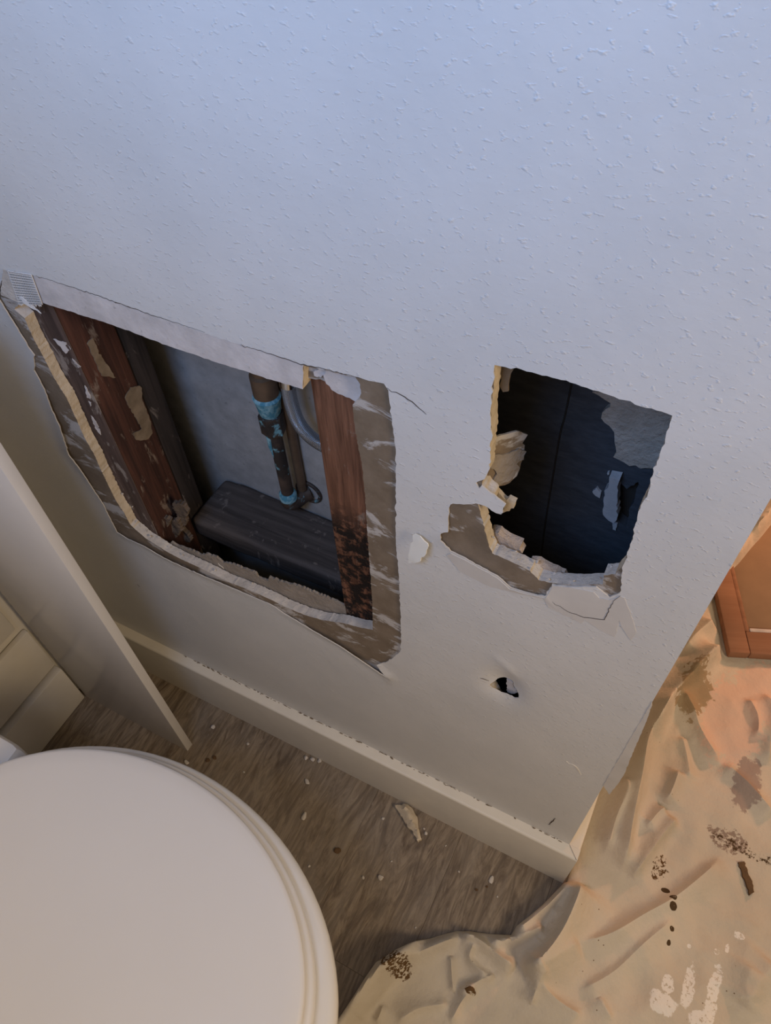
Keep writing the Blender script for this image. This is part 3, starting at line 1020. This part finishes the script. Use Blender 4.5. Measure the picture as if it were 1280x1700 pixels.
t = empty('braided_hose', on_y(540, 742, 0.118), 'shiny braided steel hose curving behind the orange-brown stud', 'hose')
hp = [on_y(a, b, 0.118) for a, b in ((474, 612), (478, 640), (484, 670), (495, 700), (512, 722), (534, 738), (565, 752), (600, 762))]
under(tube('hose', smooth_line(hp, 10), 0.0078, M['braid'], seg=24), t)
under(tube('ferrule', [on_y(475, 605, 0.118), on_y(478, 638, 0.118)], 0.0092, M['chrome'], seg=24), t)

# ================================================================== THE BATHROOM
box('partition_panel', (-0.7828, -0.1050, 0.0), (-0.5560, -0.0915, 0.90), M['panel_white'], bevel=0.0008,
    label='tall glossy white panel standing on edge between toilet and wall', cat='panel')

# toilet
TY = -0.394
t = empty('toilet', (-0.40, TY, 0.0), 'white toilet with closed lid, bottom left corner', 'toilet')


def egg(cx, hw, front, rear, flat, n=96):
    out = []
    for k in range(n):
        a = 2 * math.pi * k / n
        x, y = math.cos(a), math.sin(a)
        px = cx + (front if x > 0 else rear) * x
        out.append((max(px, flat), TY + hw * y))
    return out


def loft(name, rings, mat, closed_top=True, closed_bot=True):
    n = len(rings[0][0])
    verts, faces = [], []
    for pts, z in rings:
        verts += [(p[0], p[1], z) for p in pts]
    for i in range(len(rings) - 1):
        for k in range(n):
            a = i * n + k; b = i * n + (k + 1) % n
            faces.append((a, b, b + n, a + n))
    if closed_bot:
        faces.append(tuple(range(n - 1, -1, -1)))
    if closed_top:
        faces.append(tuple((len(rings) - 1) * n + k for k in range(n)))
    me = bpy.data.meshes.new(name)
    me.from_pydata(verts, [], faces)
    bm = bmesh.new(); bm.from_mesh(me)
    bmesh.ops.remove_doubles(bm, verts=bm.verts, dist=1e-6)
    bmesh.ops.recalc_face_normals(bm, faces=bm.faces)
    bm.to_mesh(me); bm.free()
    return finish(name, me, mat, None, 40)


E0 = lambda d, f=0.0: egg(-0.36, 0.185 - d, 0.245 - d + f, 0.24 - d, -0.566 + d)
under(loft('lid', [(E0(0.004), 0.3975), (E0(0.0012), 0.3990), (E0(0.0), 0.4015), (E0(0.0), 0.4065), (E0(0.0016), 0.4092), (E0(0.005), 0.4105), (E0(0.02), 0.4116), (E0(0.06), 0.4128), (E0(0.12), 0.4135)], M['seat_plastic']), t)
E1 = lambda d: egg(-0.36, 0.192 - d, 0.253 - d, 0.24 - d, -0.56 + d)
under(loft('seat', [(E1(0.005), 0.3780), (E1(0.0), 0.3815), (E1(0.0), 0.3900), (E1(0.0016), 0.3935), (E1(0.005), 0.3955), (E1(0.02), 0.3965)], M['seat_plastic']), t)
E2 = lambda d, s=0.0: egg(-0.36 + s, 0.203 - d, 0.275 - d, 0.26 - d, -0.62)
under(loft('bowl', [(egg(-0.40, 0.115, 0.19, 0.22, -0.62), 0.0), (egg(-0.40, 0.112, 0.185, 0.22, -0.62), 0.05), (egg(-0.40, 0.105, 0.17, 0.22, -0.62), 0.14),
                    (egg(-0.385, 0.128, 0.19, 0.24, -0.62), 0.22), (egg(-0.37, 0.172, 0.235, 0.25, -0.62), 0.30), (E2(0.006), 0.340), (E2(0.0), 0.352), (E2(0.0), 0.366), (E2(0.003), 0.3735), (E2(0.009), 0.3770), (E2(0.02), 0.3778)], M['porcelain']), t)
for s in (-1, 1):
    under(box('hinge', (-0.598, TY + s * 0.075 - 0.018, 0.378), (-0.560, TY + s * 0.075 + 0.018, 0.404), M['seat_plastic'], bevel=0.006), t)
under(box('tank_shelf', (-0.775, TY - 0.13, 0.30), (-0.575, TY + 0.13, 0.377), M['porcelain'], bevel=0.012), t)
under(box('tank', (-0.778, TY - 0.185, 0.378), (-0.665, TY + 0.185, 0.72), M['porcelain'], bevel=0.015), t)
tl = under(box('tank_lid', (-0.782, TY - 0.195, 0.721), (-0.655, TY + 0.195, 0.752), M['porcelain'], bevel=0.008), t)

# ================================================================== DROP CLOTH AND WHAT LIES BEYOND THE WALL
edge_px = [(562, 1700), (590, 1660), (608, 1630), (626, 1604), (655, 1585), (690, 1568), (725, 1555), (758, 1546), (780, 1547), (815, 1551), (848, 1553), (857, 1538), (880, 1520), (900, 1503), (935, 1467)]
edge = wxy(edge_px)
outline = [(-0.20, -0.62), (-0.16, -0.42)] + edge + [(0.0868, -0.012), (0.0865, 0.02), (0.0862, 0.187), (-0.02, 0.215), (-0.30, 0.24), (-0.36, 0.9), (-0.30, 1.62), (1.25, 1.58), (1.25, -1.05), (-0.05, -1.05)]
c6 = lambda L: wxy([(560 + a / 3.2, 1420 + b / 3.2) for a, b in L])
c7 = lambda L: wxy([(900 + a / 3.368, 1380 + b / 3.368) for a, b in L])
c3 = lambda L: wxy([(920 + a / 5.15, 1150 + b / 5.15) for a, b in L])
c4 = lambda L: wxy([(1080 + a / 5.0, 1080 + b / 5.0) for a, b in L])
c2 = lambda L: wxy([(1080 + a / 4.855, 800 + b / 4.855) for a, b in L])
# (polyline, height, width on left side, width on right side)
folds = [
    (c6([(40, 860), (150, 720), (260, 610), (420, 540), (560, 480), (670, 440)]), 0.020, 0.016, 0.010),      # rolled hem
    (c6([(655, 420), (760, 480), (860, 560), (940, 610)]), 0.022, 0.010, 0.014),
    (c6([(930, 430), (1040, 330), (1150, 240), (1230, 150)]), 0.022, 0.012, 0.009),
    (c6([(800, 480), (950, 450), (1090, 390)]), 0.016, 0.008, 0.012),
    (c6([(970, 620), (1060, 570), (1160, 440), (1230, 290), (1275, 150)]), 0.042, 0.013, 0.026),                 # big roll at the corner
    (c6([(980, 630), (1100, 590), (1270, 470)]), 0.016, 0.010, 0.016),
    (c6([(600, 540), (605, 640), (615, 730)]), 0.008, 0.008, 0.005),
    (c6([(720, 480), (700, 560), (790, 650)]), 0.010, 0.007, 0.007),
    (c6([(640, 740), (740, 680), (830, 640)]), 0.010, 0.006, 0.009),
    (c6([(320, 890), (430, 820), (590, 790)]), 0.009, 0.012, 0.007),
    (c6([(600, 890), (660, 780), (730, 700)]), 0.009, 0.008, 0.006),
    (c6([(120, 880), (150, 820), (240, 720)]), 0.007, 0.006, 0.006),
    (c6([(210, 896), (250, 800)]), 0.007, 0.006, 0.006),
    (c6([(1020, 800), (1050, 700), (1090, 620)]), 0.012, 0.012, 0.006),
    (c6([(1060, 690), (1160, 780), (1290, 860)]), 0.010, 0.006, 0.012),
    (c7([(190, 640), (380, 580), (550, 480), (720, 385), (900, 240), (990, 150)]), 0.014, 0.007, 0.022),
    (c7([(200, 900), (390, 790), (560, 630), (720, 500)]), 0.010, 0.007, 0.018),
    (c7([(310, 930), (380, 1060)]), 0.007, 0.006, 0.014),
    (c7([(1130, 960), (1110, 860), (1150, 760)]), 0.007, 0.02, 0.02),
    (c7([(1280, 740), (1180, 860), (1120, 1000)]), 0.010, 0.02, 0.03),
    (c3([(985, 40), (860, 260), (750, 470), (690, 760), (650, 960), (590, 1300), (560, 1560)]), 0.034, 0.010, 0.022),   # long fold along the wall end
    (c3([(560, 760), (580, 900), (500, 1100), (420, 1380)]), 0.016, 0.008, 0.014),
    (c3([(640, 1600), (760, 1430), (900, 1240), (1030, 1090)]), 0.020, 0.018, 0.008),
    (c3([(930, 960), (990, 820), (1030, 690)]), 0.016, 0.008, 0.014),
    (c3([(760, 1180), (860, 1060), (930, 1010)]), 0.012, 0.010, 0.008),
    (c4([(540, 10), (390, 180), (240, 320), (110, 480), (-20, 760)]), 0.026, 0.009, 0.020),
    (c4([(230, 360), (320, 520), (380, 680), (470, 840), (560, 950)]), 0.016, 0.014, 0.010),
    (c4([(590, 960), (700, 1060), (830, 1200), (990, 1400)]), 0.012, 0.010, 0.014),
    (c4([(780, 420), (860, 590), (850, 750)]), 0.010, 0.012, 0.006),
    (c4([(930, 370), (985, 560), (960, 760), (950, 960)]), 0.012, 0.008, 0.014),
    (c4([(240, 720), (280, 900), (300, 1100)]), 0.009, 0.010, 0.010),
    (c2([(640, 720), (740, 660), (830, 590), (900, 420)]), 0.020, 0.02, 0.010),
    (c2([(280, 1600), (400, 1490), (530, 1390)]), 0.016, 0.02, 0.01),
    (c2([(860, 560), (900, 420), (960, 240)]), 0.022, 0.03, 0.02),
    (c2([(240, 1400), (330, 1290), (480, 1160)]), 0.016, 0.015, 0.015),
]
door_o, door_u, door_v = np.array((0.222, 0.468)), np.array((0.927, 0.376)), np.array((-0.376, 0.927))
DW, DH = 0.42, 0.62

DA, DB = (np.array(on_z(*k, 0.03)[:2]) - door_o for k in ((1212, 950), (1266, 885)))

smooth_folds = [([tuple(k) for k in smooth_line([np.array(k) for k in line], 6)], A, wl, wr) for line, A, wl, wr in folds]


def cloth_height(V):
    h = np.zeros(len(V))
    for line, A, wl, wr in smooth_folds:
        r, side, t = poly_dist(V, line)
        w = np.where(side > 0, wl, wr)
        tp = sm(np.minimum(t, 1 - t) / 0.16 + 0.15)
        h = h + 1.35 * A * np.exp(-(r / np.maximum(0.95 * w, 0.3 * A)) ** 1.35) * tp * (1 - 0.4 * np.minimum(h, 0.03) / 0.03)
    nz = np.array([noise.noise(Vector((a * 9, b * 9, 1.0))) * 0.006 + noise.noise(Vector((a * 26 + 5, b * 22, 2.0))) * 0.0028 + (0.35 - abs(noise.noise(Vector((a * 8 + b * 6, b * 7 - a * 5, 9.0))))) * 0.008 + (0.3 - abs(noise.noise(Vector((a * 21 - b * 9, b * 16 + a * 8, 4.0))))) * 0.004 for a, b in V])
    h = h + 0.006 + np.maximum(nz, -0.004)
    re, _, _ = poly_dist(V, outline + [outline[0]])
    h = h * (0.10 + 0.90 * np.sqrt(np.clip(1 - (1 - np.clip(re / 0.011, 0, 1)) ** 2, 0, 1)))
    q = V - door_o
    u = q @ door_u; v = q @ door_v
    d = np.minimum(np.minimum(u, DW - u), np.minimum(v, DH - v))
    flat = sm((d + 0.012) / 0.012)
    h0 = h
    h = h * (1 - flat) + 0.006 * flat
    # a bunch of cloth thrown over the far part of the door
    side = (q - DA) @ np.array((-(DB - DA)[1], (DB - DA)[0])) / np.hypot(*(DB - DA))
    cover = sm((side + 0.006) / 0.02)
    h = h * (1 - cover) + (0.036 + 0.9 * h0) * cover
    return np.maximum(h, 0.0012)


out_d = densify(outline, 0.004)
g1 = grid_points(-0.16, 0.46, -0.45, 0.95, 0.0042)
g2 = grid_points(-0.4, 1.25, -1.05, 1.60, 0.03)
g2 = g2[~((g2[:, 0] > -0.16) & (g2[:, 0] < 0.46) & (g2[:, 1] > -0.45) & (g2[:, 1] < 0.95))]
g = np.concatenate((g1, g2))
g = g[inside(g, out_d)]
g = clear(g, (out_d,), 0.0115)
od = np.array(out_d)
tn = np.roll(od, -1, 0) - np.roll(od, 1, 0)
tn /= np.hypot(tn[:, 0], tn[:, 1])[:, None] + 1e-9
rings = []
for off in (0.0008, 0.002, 0.004, 0.0065, 0.0095):
    for sgn in (1, -1):
        q = od + sgn * off * np.stack((-tn[:, 1], tn[:, 0]), 1)
        q = q[inside(q, out_d)]
        rings.append(q[poly_dist(q, out_d + [out_d[0]])[0] > off * 0.9])
rows = []
for line, A, wl, wr in folds:                       # rows of vertices along every crest keep the folds crisp
    L = np.array(densify([tuple(k) for k in smooth_line([np.array(k) for k in line], 6)], 0.003, closed=False))
    T = np.gradient(L, axis=0)
    T /= np.hypot(T[:, 0], T[:, 1])[:, None] + 1e-9
    N2 = np.stack((-T[:, 1], T[:, 0]), 1)
    for k in (0, 0.0016, -0.0016, 0.0036, -0.0036, 0.0064, -0.0064, 0.010, -0.010):
        rows.append(L + N2 * k)
rows = np.concatenate(rows)
rows = rows[inside(rows, out_d)]
rows = clear(rows, (out_d,), 0.0115)
cell = {}
for i, k in enumerate(rows):                        # thin out crowded vertices, crests first
    cell.setdefault((int(k[0] // 0.0015), int(k[1] // 0.0015)), i)
rows = rows[sorted(cell.values())]
occupied = {(int(k[0] // 0.003) + a, int(k[1] // 0.003) + b) for k in rows for a in (-1, 0, 1) for b in (-1, 0, 1)}
g = g[[(int(k[0] // 0.003), int(k[1] // 0.003)) not in occupied for k in g]]
g = np.concatenate([g, rows] + rings)
BROWN, DARK, WHITE, GREY = (0.12, 0.070, 0.032), (0.085, 0.055, 0.03), (0.80, 0.77, 0.72), (0.30, 0.235, 0.19)
st = []
for (a, b, rx, ry, c, lo, e) in (
        (655, 1603, 0.030, 0.014, BROWN, 0.44, 2.2), (1095, 1440, 0.012, 0.020, BROWN, 0.50, 2.0), (1105, 1478, 0.006, 0.004, DARK, 0.3, 1.0), (1114, 1493, 0.005, 0.004, DARK, 0.3, 1.0),
        (1114, 1507, 0.006, 0.006, DARK, 0.3, 1.0), (1114, 1543, 0.004, 0.004, DARK, 0.3, 1.0), (1110, 1565, 0.003, 0.004, DARK, 0.3, 1.0), (1236, 1448, 0.0001, 0.0001, DARK, 0.3, 0.0),
        (780, 1645, 0.008, 0.005, BROWN, 0.4, 1.5), (1210, 1395, 0.030, 0.018, GREY, 0.42, 2.0), (1235, 1410, 0.05, 0.010, DARK, 0.52, 2.2),
        (1215, 1195, 0.055, 0.085, (0.66, 0.50, 0.40), -1.0, 1.6), (1268, 1150, 0.05, 0.06, (0.66, 0.50, 0.40), -1.0, 1.6), (1240, 1300, 0.022, 0.05, (0.36, 0.29, 0.25), -1.0, 1.5),  # broad solid patches, pale orange and grey
        (1150, 1150, 0.03, 0.05, (0.36, 0.28, 0.18), -1.0, 2.2),  # one more broad patch, brown-grey
        (1100, 1665, 0.020, 0.014, WHITE, 0.36, 1.6), (1108, 1635, 0.008, 0.013, WHITE, 0.38, 1.5), (1143, 1640, 0.008, 0.030, WHITE, 0.40, 1.6), (1183, 1655, 0.009, 0.045, WHITE, 0.40, 1.6),
        (1157, 1692, 0.012, 0.012, WHITE, 0.36, 1.5), (1228, 1553, 0.008, 0.006, WHITE, 0.42, 1.4), (1208, 1575, 0.003, 0.007, WHITE, 0.4, 1.2), (1145, 1570, 0.003, 0.003, WHITE, 0.3, 1.0), (1190, 1580, 0.004, 0.005, WHITE, 0.45, 1.4)):
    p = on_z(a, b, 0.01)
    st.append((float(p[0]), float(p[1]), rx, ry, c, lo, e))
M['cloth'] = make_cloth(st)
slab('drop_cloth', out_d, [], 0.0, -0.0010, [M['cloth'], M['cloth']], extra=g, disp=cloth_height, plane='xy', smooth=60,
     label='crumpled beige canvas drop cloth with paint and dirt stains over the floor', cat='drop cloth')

# brown panelled door lying on the cloth beyond the wall
t = bpy.data.objects.new('cabinet_door', None)
COL.objects.link(t)
t.location = (door_o[0], door_o[1], 0.0075)
t.rotation_euler = (0, 0, math.atan2(door_u[1], door_u[0]))
tag(t, 'brown framed wooden door lying flat on the cloth beyond the wall end', 'door')
SW, RW = 0.036, 0.046
box('stile', (0, 0, 0), (SW, DH, 0.020), M['door_wood'], t, bevel=0.003)
box('stile', (DW - SW, 0, 0), (DW, DH, 0.020), M['door_wood'], t, bevel=0.003)
box('rail', (SW, 0, 0), (DW - SW, RW, 0.0195), M['door_wood'], t, bevel=0.003)
box('rail', (SW, DH - RW, 0), (DW - SW, DH, 0.0195), M['door_wood'], t, bevel=0.003)
pn = box('panel', (SW, RW, 0.001), (DW - SW, DH - RW, 0.009), M['door_panel'], t, bevel=0.001)
for lo, hi in (((SW, RW, 0.009), (SW + 0.009, DH - RW, 0.017)), ((DW - SW - 0.009, RW, 0.009), (DW - SW, DH - RW, 0.017)),
               ((SW + 0.009, RW, 0.009), (DW - SW - 0.009, RW + 0.009, 0.017)), ((SW + 0.009, DH - RW - 0.009, 0.009), (DW - SW - 0.009, DH - RW, 0.017))):
    box('bead', lo, hi, M['strip'] if lo[1] < RW + 0.001 and lo[0] > SW else M['door_wood'], pn, bevel=0.003)

# mud strip on the cloth
ms = [(900 + a / 3.368, 1380 + b / 3.368) for a, b in ((1095, 170), (1130, 168), (1150, 230), (1170, 280), (1188, 345), (1160, 358), (1148, 310), (1120, 240))]
mp = np.array(wxy(ms, 0.012))
hz = float(np.max(cloth_height(np.array(densify([tuple(q) for q in mp], 0.004)))))
M['mud'] = make_gypsum('dried_mud', (0.15, 0.095, 0.055), 1.0)
slab('mud_strip', densify([tuple(q) for q in mp], 0.003, 0.0006, 22), [], hz + 0.003, hz - 0.006, [M['mud'], M['mud']], plane='xy',
     label='narrow dark brown strip of dried mud lying on the drop cloth', cat='debris')

# plaster lump and crumbs on the vinyl floor
lump = [(656, 1337), (674, 1333), (685, 1343), (694, 1360), (695, 1374), (700, 1393), (694, 1397), (688, 1384), (677, 1371), (667, 1356)]
lw = wxy(lump, 0.008)
gl = grid_points(min(p[0] for p in lw), max(p[0] for p in lw), min(p[1] for p in lw), max(p[1] for p in lw), 0.004)
ld = densify(lw, 0.003, 0.0006, 23)


def lump_h(V):
    r, _, _ = poly_dist(V, ld + [ld[0]])
    return 0.009 * sm(r / 0.008) + np.array([noise.noise(Vector((a * 120, b * 120, 0))) * 0.0018 for a, b in V])


slab('plaster_lump', ld, [], 0.0068, 0.0028, [M['gypsum'], M['gypsum']], extra=clear(gl[inside(gl, ld)], (ld,), 0.001), disp=lump_h, plane='xy',
     label='large broken plaster lump on the floor against the baseboard', cat='debris')
o = bpy.data.objects['plaster_lump']
zmin = min(v.co.z for v in o.data.vertices)
for v in o.data.vertices:
    v.co.z = max(0.0003, v.co.z - 0.0) if v.co.z > 0.0045 else 0.0003
CRUMB_LABELS = {0: 'rod-shaped white plaster crumb on the floor right of the toilet lid', 1: 'chunky white plaster crumb midway between toilet and drop cloth',
                2: 'white crumb by the baseboard, leftmost of three in a row', 3: 'white crumb by the baseboard, middle of three in a row',
                4: 'white crumb by the baseboard, rightmost of three in a row', 5: 'oblong white crumb just below the row of three by the baseboard',
                6: 'white crumb on the floor between white panel and baseboard', 8: 'pale crumb on the floor between the toilet lid and the foot of the panel',
                10: 'white crumb lying at the tip of the large plaster lump', 12: 'flat white flake on the floor nearest the wall corner and cloth'}
for i, (a, b, s, lng) in enumerate(((505, 1355, 3.2, 2.0), (632, 1457, 3.6, 1.2), (508, 1258, 3.0, 1.1), (519, 1261, 3.0, 1.2), (531, 1263, 3.0, 1.2), (510, 1298, 2.6, 2.0), (353, 1207, 3.0, 1.4),
                                    (412, 1235, 2.0, 1.1), (310, 1266, 2.6, 1.8), (636, 1359, 2.0, 1.2), (707, 1384, 2.4, 1.1), (603, 1457, 2.2, 1.1), (816, 1461, 2.6, 2.2), (650, 1430, 1.4, 1.0),
                                    (513, 1438, 1.6, 1.4), (405, 1282, 1.6, 1.0), (704, 1376, 1.6, 1.0), (762, 1447, 1.4, 1.0), (690, 1540, 1.4, 1.0), (740, 1404, 1.4, 1.0), (826, 1489, 1.3, 1.0))):
    o = bpy.data.objects.new('plaster_crumb', crumb_mesh(i + 40, 0.001, M['gypsum_white'], 0.7))
    COL.objects.link(o)
    p = on_z(a, b, 0.001)
    o.location = (p[0], p[1], s * 0.00066)
    o.scale = (s, s * lng, s)
    o.rotation_euler = (0, 0, random.uniform(0, 3))
    tag(o, CRUMB_LABELS.get(i, 'tiny white plaster speck scattered on the open vinyl floor'), 'crumb', 'plaster crumbs on the vinyl floor')
for i, (a, b, s) in enumerate(((560, 1412, 5.0), (345, 1262, 3.2), (356, 1258, 3.2), (791, 1477, 2.0), (808, 1472, 1.8))):
    o = bpy.data.objects.new('dirt_crumb', crumb_mesh(i + 70, 0.001, M['mud'], 0.4))
    COL.objects.link(o)
    p = on_z(a, b, 0.001)
    o.location = (p[0], p[1], s * 0.0004)
    o.scale = (s, s, s)
    tag(o, ('round dark brown spot on the floor right of the toilet lid', 'dark dirt crumb near the foot of the panel, left of a pair', 'dark dirt crumb near the foot of the panel, right of a pair', 'tiny dark speck on the floor near the cloth, left of a pair', 'tiny dark speck on the floor near the cloth, right of a pair')[i], 'crumb', 'dirt crumbs on the vinyl floor')
